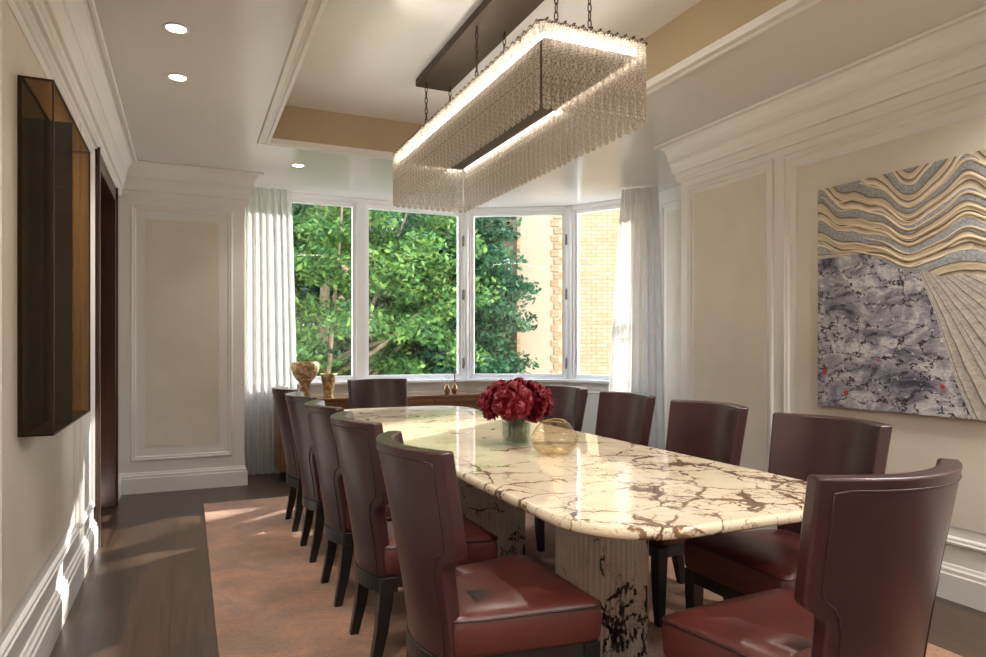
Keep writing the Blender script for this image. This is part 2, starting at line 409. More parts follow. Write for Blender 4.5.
# crown, base, panels
crown = [(0, 2.50), (.018, 2.50), (.022, 2.515), (.03, 2.525), (.03, 2.56), (.046, 2.565), (.05, 2.585), (.05, 2.60), (.054, 2.62), (.062, 2.64), (.062, 2.662), (.070, 2.668), (.072, 2.69), (.078, 2.72), (.090, 2.748), (.108, 2.770), (.128, 2.781), (.130, 2.772), (.146, 2.772), (.150, 2.778), (.15, H-.001), (0, H-.001)]
base = [(0, 0), (.024, 0), (.024, .125), (.018, .132), (.018, .150), (.010, .158), (.006, .172), (0, .175)]
crowns = [((XL, YB), (XL, YF), (1, 0), 1, 1), ((XL, YF), (A0[0]+.07, YF), (0, -1), 1, -1), ((XR, YB), (XR, 4.15), (-1, 0), 1, -1), ((XR, 4.15), (XB, 4.15), (0, 1), -1, 1), ((XL, YB), (XR, YB), (0, 1), 1, 1)]
# pilaster edge of far wall
struct(MB().box(A0[0], A0[0]+.07, YF, YF+.30, 0, H), 'wall_back_edge', M['paint'])
n = 20
for p, q, nv, a, b in crowns:
    struct(MB().sweep(crown, p, q, nv, a, b), 'trim_%d' % n, M['paint']); n += 1
bases = [((XL, YB), (XL, 4.88), (1, 0), 1, 0, 'left'), ((XL, 6.10), (XL, YF), (1, 0), 0, 1, 'left_far'), ((XL, YF), (A0[0]+.07, YF), (0, -1), 1, -1, 'back'), ((XR, YB), (XR, 4.15), (-1, 0), 1, -1, 'right'), ((XL, YB), (XR, YB), (0, 1), 1, 1, 'front'), ((XR, 4.15), (XB, 4.15), (0, 1), -1, 1, 'return'), ((XB, 4.15), (XB, 5.65), (-1, 0), 1, 0, 'bay')]
for p, q, nv, a, b, nm in bases:
    struct(MB().sweep(base, p, q, nv, a, b), 'baseboard_'+nm, M['paint'])

def panel(axis, w, nrm, a0, a1, z0=.27, z1=2.45, field=True, sub=.115):
    """moulding ring on a wall. axis 'x' or 'y' = direction along wall; w = wall coordinate; nrm = +-1"""
    global n
    def P(a, e, z): return (a, w+nrm*e, z) if axis == 'x' else (w+nrm*e, a, z)
    prof = [(0, 0), (0, .010), (.006, .016), (.016, .018), (.022, .012), (.034, .012), (.04, .006), (.044, 0)]
    rs = [[P(a0+o, e, z0+o), P(a1-o, e, z0+o), P(a1-o, e, z1-o), P(a0+o, e, z1-o)] for o, e in prof]
    m = MB().rings(rs, False, False); root = struct(m, 'trim_%d' % n, M['paint']); n += 1
    if field:
        o = sub; prof = [(o-.006, 0), (o-.006, .005), (o, .005), (o, .0032)]
        f = MB().rings([[P(a0+o, e, z0+o), P(a1-o, e, z0+o), P(a1-o, e, z1-o), P(a0+o, e, z1-o)] for o, e in prof[:3]], False, False)
        f.build('panel_bead', M['paint'], root)
        v = [P(a0+o, 0, z0+o), P(a1-o, 0, z0+o), P(a1-o, 0, z1-o), P(a0+o, 0, z1-o)]
        v2 = [P(a0+o, .0032, z0+o), P(a1-o, .0032, z0+o), P(a1-o, .0032, z1-o), P(a0+o, .0032, z1-o)]
        MB().rings([v, v2], True, False).build('panel_field', M['linen'], root)
panel('x', YF, -1, -.44, .37)
panel('y', XR, -1, 3.25, 4.07, sub=.07)
panel('y', XR, -1, -.9, 3.165, sub=.10)
panel('y', XL, 1, 2.45, 4.12, sub=.10)
panel('y', XL, 1, 4.24, 4.78, field=False)
panel('y', XL, 1, -.6, 2.28, sub=.10)
panel('y', XB, -1, 4.25, 5.50, z1=2.66, sub=.09)
panel('x', YB, 1, -.2, 3.1)

# doorway in the left wall with dark wood casing and closed door
dr = MB()
dr.box(XL-.30, XL+.022, 4.88, 4.95, 0, 2.45); dr.box(XL-.30, XL+.022, 5.99, 6.09, 0, 2.45); dr.box(XL-.30, XL+.022, 4.88, 6.09, 2.38, 2.48)
dr.box(XL+.02, XL+.034, 4.865, 4.90, 0, 2.49); dr.box(XL+.02, XL+.034, 6.06, 6.10, 0, 2.49)
d1 = struct(dr, 'door_1', M['doorwood'], bevel=.004)
lf = MB().box(XL-.29, XL-.245, 4.95, 5.99, .005, 2.38)
leaf = lf.build('door_leaf', M['doorwood'], d1)
hd = MB().tube([(XL-.245, 5.05, 1.0), (XL-.20, 5.05, 1.0), (XL-.195, 5.07, 1.0), (XL-.195, 5.17, 1.0)], .009); hd.build('handle', M['bronze'], leaf)
struct(MB().box(XL-.34, XL-.30, 4.85, 6.12, 0, 2.6), 'wall_behind_door', M['paint'])

# recessed downlights
def downlight(x, y, z, lab=None, group=None, power=22, spot=True, ang=110, blend=.7, down=(0, 0)):
    r = empty('recessed_downlight', (x, y, z), label=lab, cat='ceiling light', group=group)
    m = MB(); m.lathe([(.046, -.001), (.058, -.001), (.060, -.004), (.050, -.008), (.044, -.004), (.044, -.001)], 28)
    m.build('trim_ring', M['paint'], r)
    MB().lathe([(0.0005, -.003), (.043, -.003)], 28).build('lens', M['lamp'], r)
    if spot:
        l = bpy.data.lights.new('spot', 'SPOT'); l.energy = power; l.color = (1, .945, .88); l.spot_size = R(ang); l.spot_blend = blend; l.shadow_soft_size = .04
        lo = bpy.data.objects.new('downlight_lamp', l); COL.objects.link(lo); lo.location = (x, y, z-.03); lo.parent = None
        lo.rotation_euler = (down[0], down[1], 0)
    return r
DL = 36
downlight(-.05, 3.63, H, 'round recessed downlight in left ceiling, nearer of the two above mirrored cabinet', 'recessed ceiling downlights', DL)
downlight(-.05, 4.29, H, 'round recessed downlight in left ceiling, farther from camera, toward the far wall', 'recessed ceiling downlights', DL)
downlight(.86, 5.96, H, 'small recessed downlight beyond the tray ceiling, near the window curtain', 'recessed ceiling downlights', DL*.6)
for x, y in ((-.05, 1.2), (-.05, -.3), (.9, -.9), (2.1, -.9), (3.1, -.3), (2.9, .7), (2.68, 1.2)):  # added lamps outside the frame, fill for the room and right wall
    downlight(x, y, H, 'added fill downlight out of view in the front of the room', 'recessed ceiling downlights', DL*2.2, ang=150)

# ------------------------------------------------------------------ rug
rg = MB(); nx, ny = 40, 80; rx0, rx1, ry0, ry1 = .115, 2.82, .55, 5.80
def rz(x, y): return .012+.0015*noise.noise(Vector((x*6, y*6, 0)))
edge = []
for i in range(nx+1): edge.append((rx0+(rx1-rx0)*i/nx, ry0))
for j in range(1, ny+1): edge.append((rx1, ry0+(ry1-ry0)*j/ny))
for i in range(nx-1, -1, -1): edge.append((rx0+(rx1-rx0)*i/nx, ry1))
for j in range(ny-1, 0, -1): edge.append((rx0, ry0+(ry1-ry0)*j/ny))
ej = [(x+.004*noise.noise(Vector((x*30, y*30, 3))), y+.004*noise.noise(Vector((x*30, y*30, 7)))) for x, y in edge]
rg.rings([[(x, y, .0) for x, y in ej], [(x, y, .010) for x, y in ej], [(x*.998+.002*1.47, y*.998+.002*3.2, .014) for x, y in ej]], True, False)
rug = rg.build('area_rug', M['rug'], label='large rust and taupe wool rug lying under the dining table', cat='rug')
FZ = .014

# ------------------------------------------------------------------ dining table
def rrect(cx, cy, hx, hy, r, n=12, bow=0):
    pts = []
    for qx, qy, a0 in ((1, 1, 0), (-1, 1, 90), (-1, -1, 180), (1, -1, 270)):
        for i in range(n+1):
            a = R(a0+90*i/n); pts.append((cx+qx*(hx-r)+r*math.cos(a), cy+qy*(hy-r)+r*math.sin(a)))
    return pts
TC = (1.545, 3.455)
table = empty('dining_table', (TC[0], TC[1], FZ), label='long veined marble dining table with rounded corners on fluted pedestals', cat='table')
tp = MB(); TT = .75-FZ
def tr_(ins, z): return [(x, y, z) for x, y in rrect(0, 0, (.56-ins), 1.965-ins, .30-ins, 14)]
tp.rings([tr_(.016, TT-.036), tr_(.006, TT-.033), tr_(.001, TT-.026), tr_(0, TT-.018), tr_(.001, TT-.010), tr_(.006, TT-.003), tr_(.014, TT)], True, True)
top = tp.build('tabletop', M['marble'], table)
md = top.modifiers.new('wn', 'WEIGHTED_NORMAL')
for yy in (-1.10, 0, 1.10):
    p = MB(); NF = 54; k = 8; rad = .188
    def ring(z, extra=0):
        out = []
        for i in range(NF*k):
            a = 2*math.pi*i/(NF*k); fl = abs(math.sin(NF*a/2))
            rr = rad-.013+.013*fl**.75+extra
            out.append((rr*math.cos(a), yy+rr*math.sin(a), z))
        return out
    p.rings([ring(0), ring(TT-.037)], True, True)
    o = p.build('pedestal', M['marble2'], table)

# ------------------------------------------------------------------ chairs
def chair_width(z):
    pts = [(.34, .195), (.46, .197), (.56, .200), (.600, .202), (.615, .206), (.630, .222), (.642, .243), (.656, .250), (.70, .253), (.80, .258), (.95, .266)]
    for (a, wa), (b, wb) in zip(pts, pts[1:]):
        if a <= z <= b: return wa+(wb-wa)*(z-a)/(b-a)
    return pts[-1][1]
def back_y(x, z): return -.245-.105*max(0, (z-.34)/.61)**1.25+.095*(x/.262)**2
def seat_ring(ins, z, crown=0):
    f, b = .262-ins, .205-ins; pts = []
    yf, yb = .27-ins, -.20+ins
    def corner(cx, cy, a0, r, n=5): return [(cx+r*math.cos(R(a0+90*i/n)), cy+r*math.sin(R(a0+90*i/n)), z) for i in range(n+1)]
    rf = .035
    fr = []
    pts += corner(f-rf, yf-rf, 0, rf); pts += corner(-f+rf, yf-rf, 90, rf)
    for y in (.12, 0, -.1): 
        t = (yf-y)/(yf-yb); pts.append((-(f+(b-f)*t), y, z))
    rb_ = min(.05, b*.9); pts += corner(-b+rb_, yb+rb_, 180, rb_); pts += corner(b-rb_, yb+rb_, 270, rb_)
    for y in (-.1, 0, .12):
        t = (yf-y)/(yf-yb); pts.append((f+(b-f)*t, y, z))
    return pts
def make_chair():
    root = empty('dining_chair')
    s = MB()
    s.rings([seat_ring(.012, .352), seat_ring(.004, .358), seat_ring(0, .37), seat_ring(-.003, .42), seat_ring(0, .452), seat_ring(.005, .466), seat_ring(.02, .478), seat_ring(.05, .486), seat_ring(.09, .491), seat_ring(.13, .493)], True, True)
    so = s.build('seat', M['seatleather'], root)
    MB().tube([(p[0], p[1], p[2]) for p in seat_ring(-.0005, .460)], .0035, 6, True).build('piping', M['piping'], so)
    # back
    zs = [.345, .40, .46, .52, .57, .600, .615, .630, .642, .656, .70, .76, .82, .88, .925, .942, .95]
    N = 20; T = .056; o_ = []; i_ = []
    for z in zs:
        w = chair_width(z); ro = []; ri = []
        for k in range(N+1):
            x = -w+2*w*k/N; y = back_y(x, z); sl = 2*.095*x/.262**2; nx_ = -sl; l = math.hypot(nx_, 1)
            zt = 0 if z < .945 else 0
            tt = T*(.86+.14*min(1, (z-.34)/.3))
            ro.append((x, y, z)); ri.append((x+tt*nx_/l*.55, y+tt/l, z))
        o_.append(ro); i_.append(ri)
    b = MB(); n1 = N+1; nz = len(zs); vs = [p for r in o_ for p in r]+[p for r in i_ for p in r]; B = n1*nz; fs = []
    for j in range(nz-1):
        for k in range(N):
            fs.append((j*n1+k, j*n1+k+1, (j+1)*n1+k+1, (j+1)*n1+k)); fs.append((B+j*n1+k, B+(j+1)*n1+k, B+(j+1)*n1+k+1, B+j*n1+k+1))
        for k in (0, N): fs.append((j*n1+k, (j+1)*n1+k, B+(j+1)*n1+k, B+j*n1+k))
    for k in range(N):
        for j in (0, nz-1): fs.append((j*n1+k, j*n1+k+1, B+j*n1+k+1, B+j*n1+k))
    b.add(vs, fs, True)
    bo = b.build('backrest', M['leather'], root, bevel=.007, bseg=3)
    bo.data.set_sharp_from_angle(angle=R(40))
    # inset panel seam, following the outline on the outer face
    pts = []; ins = .030
    def on(x, z): return (x, back_y(x, z)-.0005, z)
    L = [(.205-ins-.005, z) for z in (.36, .42, .50, .58)]+[(.182, .625), (.196, .650), (.214, .664), (.222, .682)]+[(chair_width(z)-ins, z) for z in (.72, .80, .88, .915)]
    side = [on(x, z) for x, z in L]; topx = L[-1][0]
    topr = [on(topx*(1-2*k/16), .922) for k in range(17)]
    oth = [on(-x, z) for x, z in reversed(L)]
    MB().tube(side+topr[1:-1]+oth, .0032, 6).build('piping', M['piping'], bo)
    # wood rail under the seat
    r = MB(); r.rings([seat_ring(.022, .300), seat_ring(.014, .304), seat_ring(.014, .352)], True, False); r.build('seat_rail', M['blackwood'], root)
    rb = MB(); a_ = []; 
    sec = []
    for k in range(13):
        x = -.196+.392*k/12; y = back_y(x, .345)
        sec.append([(x, y-.004, .285), (x, y-.004, .346), (x, y+.06, .346), (x, y+.06, .285)])
    rb.rings(sec, True, False); rb.build('back_rail', M['blackwood'], root, bevel=.004)
    for sx in (-1, 1):
        f = MB(); rs = []
        for z, h, yy in ((.352, .027, .232), (.25, .026, .234), (.12, .022, .232), (0, .018, .226)):
            cx = sx*(.228-(.352-z)*.02); rs.append([(cx-h, yy-h, z), (cx+h, yy-h, z), (cx+h, yy+h, z), (cx-h, yy+h, z)])
        f.rings(rs, True, False); f.build('leg', M['blackwood'], root, bevel=.003)
        f = MB(); rs = []
        for z, h, yy in ((.345, .028, -.175), (.26, .027, -.178), (.14, .023, -.193), (0, .018, -.222)):
            cx = sx*(.164+(.345-z)*.03); rs.append([(cx-h, yy-h, z), (cx+h, yy-h, z), (cx+h, yy+h, z), (cx-h, yy+h, z)])
        f.rings(rs, True, False); f.build('leg', M['blackwood'], root, bevel=.003)
    return root
proto = make_chair()
G = 'oxblood leather dining chairs around the table'
spots = [
 (.87, 1.98, -90, 'oxblood leather chair on the left side of the table, nearest the camera'),
 (.875, 2.74, -90, 'oxblood leather chair in the left row, second from the camera'),
 (.875, 3.43, -90, 'oxblood leather chair in the middle of the five on the left side'),
 (.875, 4.15, -90, 'oxblood leather chair in the left row, second from the window end'),
 (.875, 4.86, -90, 'oxblood leather chair in the left row, closest to the sheer curtain and window'),
 (2.07, 1.91, 90, 'oxblood leather chair on the right side, in front of the painting, dark seat showing'),
 (2.13, 2.66, 90, 'oxblood leather chair in the right row in front of the narrow wall panel, second nearest'),
 (2.17, 3.40, 90, 'oxblood leather chair in the right row, standing in front of the right curtain'),
 (2.17, 4.12, 90, 'oxblood leather chair on the right, partly hidden behind the crimson flowers'),
 (1.50, 1.32, 3, 'large foreground oxblood chair at the near table end, its curved back facing the camera'),
 (1.50, 5.52, 180, 'oxblood leather chair at the far table end, in front of the sideboard'),
]
for i, (x, y, a, lab) in enumerate(spots):
    c = proto if i == 0 else copy_tree(proto)
    c.location = (x, y, FZ); c.rotation_euler = (0, 0, R(a)); tag(c, lab, 'chair', G)

# ------------------------------------------------------------------ sideboard
SY0, SY1, SX0, SX1 = 6.42, 6.86, .75, 2.76
sb = empty('sideboard', (SX0, SY0, 0), label='long low walnut sideboard standing under the bay window', cat='sideboard')
W_, D_ = SX1-SX0, SY1-SY0
MB().box(.012, W_-.012, .012, D_, .10, .735).build('cabinet_body', M['sidewood'], sb, bevel=.003)
MB().box(0, W_, 0, D_, .735, .76).build('cabinet_top', M['topwood'], sb, bevel=.003)
MB().box(.06, W_-.06, .05, D_-.02, 0, .10).build('plinth', M['blackwood'], sb)
for k in range(4):
    a = .03+k*(W_-.06)/4+.006; b_ = .03+(k+1)*(W_-.06)/4-.006
    d = MB().box(a, b_, -.004, .012, .115, .72).build('door', M['sidewood'], sb, bevel=.002)
    fr = MB()
    for q in ((a, b_, .68, .72), (a, b_, .115, .155), (a, a+.04, .155, .68), (b_-.04, b_, .155, .68)): fr.box(q[0], q[1], -.014, -.004, q[2], q[3])
    fr.build('door_frame', M['sidewood'], d, bevel=.002)
# gilded vases
def lathe_noisy(prof, n, amp, fr):
    rs = []
    for r, z in prof:
        g = []
        for i in range(n):
            a = 2*math.pi*i/n; x, y = r*math.cos(a), r*math.sin(a); d = 1+amp*noise.noise(Vector((x*fr, y*fr, z*fr)))
            g.append((x*d, y*d, z))
        rs.append(g)
    return MB().rings(rs, True, True)
def smooth(prof, k=4):
    out = []
    for i in range(len(prof)-1):
        p0 = prof[max(i-1, 0)]; p1 = prof[i]; p2 = prof[i+1]; p3 = prof[min(i+2, len(prof)-1)]
        for j in range(k):
            t = j/k
            out.append(tuple(.5*((2*p1[c])+(-p0[c]+p2[c])*t+(2*p0[c]-5*p1[c]+4*p2[c]-p3[c])*t*t+(-p0[c]+3*p1[c]-3*p2[c]+p3[c])*t**3) for c in (0, 1)))
    return out+[prof[-1]]
v1 = lathe_noisy(smooth([(.046, 0), (.050, .02), (.046, .09), (.058, .15), (.10, .20), (.128, .26), (.130, .31), (.118, .34)])+[(.110, .34), (.10, .30), (.07, .22)], 40, .10, 14)
v1.build('goblet_vase', M['vase'], loc=(1.015, 6.60, .76), label='tall flared gilded ceramic vase at the left end of the sideboard', cat='vase')
v2 = lathe_noisy(smooth([(.048, 0), (.045, .03), (.052, .10), (.066, .17), (.080, .225)])+[(.070, .225), (.055, .15)], 36, .09, 16)
v2.build('beaker_vase', M['vase'], loc=(1.232, 6.58, .76), label='smaller gilded ceramic beaker vase beside the taller flared one', cat='vase')
bt = empty('bud_vase', (2.43, 6.56, .76), label='small bronze bud vase with flared clear neck, left of the pair', cat='vase')
MB().lathe(smooth([(.018, 0), (.030, .02), (.034, .045), (.022, .08), (.012, .095)]), 24, cap=True).build('body', M['bottlebronze'], bt)
MB().lathe(smooth([(.012, .095), (.012, .11), (.030, .15), (.034, .19)]), 24).build('neck', M['clear'], bt)
bt = empty('bud_vase', (2.515, 6.56, .76), label='small bronze bud vase with long thin neck, right of the pair', cat='vase')
MB().lathe(smooth([(.016, 0), (.030, .02), (.034, .045), (.022, .08), (.008, .105)]), 24, cap=True).build('body', M['bottlebronze'], bt)
MB().lathe(smooth([(.008, .105), (.006, .14), (.007, .2), (.009, .24)]), 24).build('neck', M['bottlebronze'], bt)

# ------------------------------------------------------------------ flowers, bowl
fx, fy = 1.53, 3.12
gv = empty('flower_vase', (fx, fy, .75), label='cylindrical clear glass vase holding the crimson flowers', cat='vase')
MB().lathe([(.001, .001), (.070, .001), (.074, .006), (.075, .15), (.072, .15), (.071, .01), (.001, .008)], 40).build('glass_wall', M['clear'], gv)
MB().lathe([(.001, .010), (.070, .010), (.070, .11), (.001, .11)], 32).build('water', M['water'], gv)
def petal(mb, M_, L, Wd, cup):
    n = 4; vs = []; fs = []
    for i in range(n+1):
        t = i/n; w = Wd*math.sin(math.pi*min(.93, .12+.80*t))**.7*.5
        z = L*t; y = cup*math.sin(t*math.pi*.5)**2
        ru = .08*L*math.sin(i*2.2)
        for k, s in enumerate((-1, 0, 1)): vs.append((s*w, y+(-.25*w if s == 0 else 0)+ru*(s*.3), z-(.10*L*(s*s) if i == n else 0)))
    for i in range(n):
        for k in range(2): fs.append((i*3+k, i*3+k+1, i*3+4+k, i*3+3+k))
    mb.add(vs, fs, True, M_)
def make_peony(seed, open_=0):
    rd = random.Random(seed); mb = MB()
    for layer, (cnt, tilt, L, w) in enumerate(((7, 8, .044, .024), (10, 22, .048, .026), (13, 38, .052, .028), (16, 56, .053, .030), (17, 76, .052, .032), (14, 98, .048, .032), (9, 118, .040, .032))):
        if open_ and layer < 2: continue
        for k in range(cnt):
            a = 2*math.pi*(k+rd.random()*.6)/cnt
            Mx = Matrix.Rotation(a, 4, 'Z') @ Matrix.Rotation(R(-(tilt+rd.uniform(-14, 14))), 4, 'X') @ Matrix.Scale(rd.uniform(.85, 1.12), 4)
            petal(mb, Mx, L, w, -.012)
    cr = .026; rs = []
    for a in range(1, 10):
        th = math.pi*a/10; g = []
        for b in range(18):
            ph = 2*math.pi*b/18; q = 1+.28*math.sin(b*5+a*2.3+seed)+.15*rd.uniform(-1, 1)
            g.append((cr*q*math.sin(th)*math.cos(ph), cr*q*math.sin(th)*math.sin(ph), .026+cr*1.05*q*math.cos(th)))
        rs.append(g)
    if not open_: mb.rings(rs[::-1], True, True)
    return mb
peo = []
for s in range(3):
    r = empty('peony', (0, 0, 0)); pm = make_peony(s+3, s == 2).build('petals', M['peony'], r)
    if s == 2:
        st = MB()
        for k in range(40):
            a = random.random()*6.28; q = random.random()*.014
            st.add([(q*math.cos(a)-.001, q*math.sin(a), .0), (q*math.cos(a)+.001, q*math.sin(a), .0), (q*1.5*math.cos(a), q*1.5*math.sin(a)+.002, .026)], [(0, 1, 2)])
        st.build('stamens', M['stamen'], r)
    peo.append(r)
rd = random.Random(11); heads = []; heads2 = []
cz = .985
for ring_, cnt in ((8, 1), (36, 6), (64, 9), (90, 10), (112, 7)):
    for k in range(cnt):
        th = R(ring_+rd.uniform(-5, 5)); ph = 2*math.pi*(k+(.5 if ring_ in (64, 112) else 0)+rd.uniform(-.15, .15))/cnt
        heads.append((th, ph))
for i, (th, ph) in enumerate(heads):
    dv = Vector((math.sin(th)*math.cos(ph), math.sin(th)*math.sin(ph), math.cos(th)))
    pos = Vector((fx, fy, cz-.03))+Vector((dv.x*.135, dv.y*.135, dv.z*.078))
    toward = dv.x*-.45+dv.y*-.9
    kind = 2 if (i % 7 == 3 or i % 11 == 6) else i % 2
    src = peo[kind]
    r = copy_tree(src) if src.get('label') else src
    q = dv.to_track_quat('Z', 'Y'); r.rotation_mode = 'QUATERNION'; r.rotation_quaternion = q; r.location = pos; s_ = rd.uniform(1.0, 1.18); r.scale = (s_,)*3
    tag(r, 'open crimson flower with yellow centre in the glass vase bouquet' if kind == 2 else 'full crimson flower head in the glass vase bouquet', 'flower', 'crimson flowers in the glass vase')
    r['label'] = 'open crimson flower with yellow centre in the glass vase bouquet' if kind == 2 else 'full crimson flower head in the glass vase bouquet'
    heads2.append((r, pos, q, s_, dv))
for r, pos, q, s_, dv in heads2:
    # stem in its own flower (world straight from head down into vase)
    fa = rd.random()*6.28; fr = rd.uniform(.015, .055); foot_ = Vector((fx+fr*math.cos(fa), fy+fr*math.sin(fa), .765)); mid = Vector((fx+dv.x*.052, fy+dv.y*.052, .915))
    inv = (Matrix.Translation(pos) @ q.to_matrix().to_4x4() @ Matrix.Scale(s_, 4)).inverted()
    MB().tube([inv @ pos, inv @ mid, inv @ foot_], .0038, 6).build('stem', M['stem'], r)

bw = empty('glass_bowl', (1.555, 2.765, .75), label='squat amber glass bowl vase in front of the flowers', cat='bowl')
pr = smooth([(.045, .0), (.075, .006), (.104, .035), (.112, .065), (.100, .10), (.074, .135), (.054, .152)], 5)
MB().lathe([(.001, .003)]+pr, 48).build('bowl_body', M['amber'], bw)
MB().lathe([(.001, .006)]+[(r*.965, z+.004) for r, z in pr[:12]]+[(.001, pr[11][1]+.004)], 40).build('amber_base', M['amber'], bw)
MB().tube([(.054*math.cos(2*math.pi*i/32), .054*math.sin(2*math.pi*i/32), .152+.004*math.sin(4*math.pi*i/32)) for i in range(32)], .0022, 6, True).build('rim', M['gold'], bw)

# ------------------------------------------------------------------ chandelier
CX0, CX1, CY0, CY1 = 1.285, 1.805, 2.40, 4.52; CZ0, CZ1 = 2.205, 2.565
ch = empty('chandelier', (1.545, 3.46, TZ), label='long rectangular glass rod chandelier hanging on chains above the marble table', cat='chandelier')
def loc(x, y, z): return (x-1.545, y-3.46, z-TZ)
def lbox(mb, x0, x1, y0, y1, z0, z1): a = loc(x0, y0, z0); b = loc(x1, y1, z1); return mb.box(a[0], b[0], a[1], b[1], a[2], b[2])
lbox(MB(), 1.42, 1.67, 2.45, 4.45, 3.02, TZ-.001).build('canopy', M['bronze'], ch, bevel=.003)
fm = MB()
lbox(fm, CX0+.034, CX1-.034, CY0+.034, CY1-.034, 2.496, 2.506)
for b in ((CX0-.004, CX0+.006, CY0, CY1), (CX1-.006, CX1+.004, CY0, CY1), (CX0, CX1, CY0-.004, CY0+.006), (CX0, CX1, CY1-.006, CY1+.004)): lbox(fm, *b, 2.548, 2.556)
for y in (2.58, 3.47, 4.34):
    lbox(fm, CX0, CX1, y-.008, y+.008, 2.534, 2.548)
fm.build('frame', M['bronze'], ch)
ld = MB()
for b in ((CX0+.034, CX0+.044, CY0+.034, CY1-.034), (CX1-.044, CX1-.034, CY0+.034, CY1-.034), (CX0+.044, CX1-.044, CY0+.034, CY0+.044), (CX0+.044, CX1-.044, CY1-.044, CY1-.034)): lbox(ld, *b, 2.5062, 2.526)
ld.build('led_strip', M['led'], ch)
# rods
def rod_mesh():
    m = MB(); rs = []
    for z, r in ((0, .019), (-.02, .021), (-.335, .021), (-.352, .018), (-.36, .008)):
        rs.append([(r*math.cos(2*math.pi*i/10)*.98, r*.55*math.sin(2*math.pi*i/10), z) for i in range(10)])
    m.rings(rs, True, True); return m
rods = []; spotsr = []
NL, NS = 38, 12
for i in range(NL):
    y = CY0+.03+(CY1-CY0-.06)*i/(NL-1); spotsr += [(CX0, y, 90), (CX1, y, 90)]
for i in range(NS):
    x = CX0+.03+(CX1-CX0-.06)*i/(NS-1); spotsr += [(x, CY0, 0), (x, CY1, 0)]
r0 = None
for (x, y, a) in spotsr:
    if r0 is None:
        r0 = rod_mesh().build('glass_rod', M['rod'], ch)
        pn = MB().lathe([(.0005, .010), (.005, .008), (.006, .0), (.005, -.006)], 8); pn.tube([(0, 0, .004), (0, -.012, .004)], .0035, 6)
        p0 = pn.build('pin', M['bronze'], r0); o = r0
    else:
        o = r0.copy(); COL.objects.link(o); o.parent = ch; c = p0.copy(); COL.objects.link(c); c.parent = o
    o.location = loc(x, y, 2.560); o.rotation_euler = (0, 0, R(a))
# chains
def chain():
    m = MB(); z = 2.556-TZ; i = 0; top_ = 3.02-TZ
    nl = 13; st = (top_-z)/nl
    for i in range(nl):
        c = z+st*(i+.5); hh = st*.62; pts = []
        for k in range(14):
            a = 2*math.pi*k/14; u = .0085*math.cos(a); w = hh*math.sin(a)
            pts.append((u, 0, c+w) if i % 2 else (0, u, c+w))
        m.tube(pts, .0028, 6, True)
    return m
c0 = None
for y in (2.58, 3.47, 4.34):
    for x in (1.46, 1.63):
        if c0 is None: c0 = chain().build('chain', M['bronze'], ch); o = c0
        else: o = c0.copy(); COL.objects.link(o); o.parent = ch
        o.location = (x-1.545, y-3.46, 0)
for y in (2.65, 3.05, 3.46, 3.87, 4.27):
    l = bpy.data.lights.new('chandelier_led', 'SPOT'); l.energy = 20; l.color = (1, .90, .77); l.spot_size = R(82); l.spot_blend = .35; l.shadow_soft_size = .012
    lo = bpy.data.objects.new('chandelier_lamp', l); COL.objects.link(lo); lo.location = (1.545, y, 2.49)

# ------------------------------------------------------------------ mirrored shadow box on left wall
my0, my1, mz0, mz1, mp = 2.765, 3.73, .94, 2.17, .106
mc = empty('mirrored_wall_cabinet', (XL+.004, my0, mz0), label='smoked bronze mirrored box cabinet hanging on the left wall', cat='wall cabinet')
W2, H2 = my1-my0, mz1-mz0
MB().box(0, .012, 0, W2, 0, H2).build('back_panel', M['mirror'], mc)
t_ = .006
e = MB()
for q in ((0, 0), (W2-t_, 0)): pass
for (y0, z0, y1, z1) in ((0, 0, W2, t_), (0, H2-t_, W2, H2)): e.box(mp-t_, mp, y0, y1, z0, z1); e.box(0.012, 0.018, y0, y1, z0, z1)
for y in (0, W2-t_): e.box(mp-t_, mp, y, y+t_, 0, H2)
for z in (0, H2-t_):
    for y in (0, W2-t_): e.box(.012, mp, y, y+t_, z, z+t_)
e.build('edge_frame', M['bronze'], mc)
MB().box(.012, mp-.001, 0, .004, 0, H2).build('side_glass', M['bronzeglass'], mc)
MB().box(.012, mp-.001, W2-.004, W2, 0, H2).build('side_glass', M['bronzeglass'], mc)
MB().box(.012, mp-.001, 0.004, W2-.004, 0, .005).build('bottom_panel', M['blackwood'], mc)
MB().box(.012, mp-.001, 0.004, W2-.004, H2-.005, H2).build('top_panel', M['bronzeglass'], mc)
MB().box(mp-.005, mp-.001, .006, W2-.006, .006, H2-.006).build('front_glass', M['bronzeglass'], mc)
MB().box(.012, mp-.01, W2*.50, W2*.50+.01, .006, H2-.006).build('divider', M['blackwood'], mc)

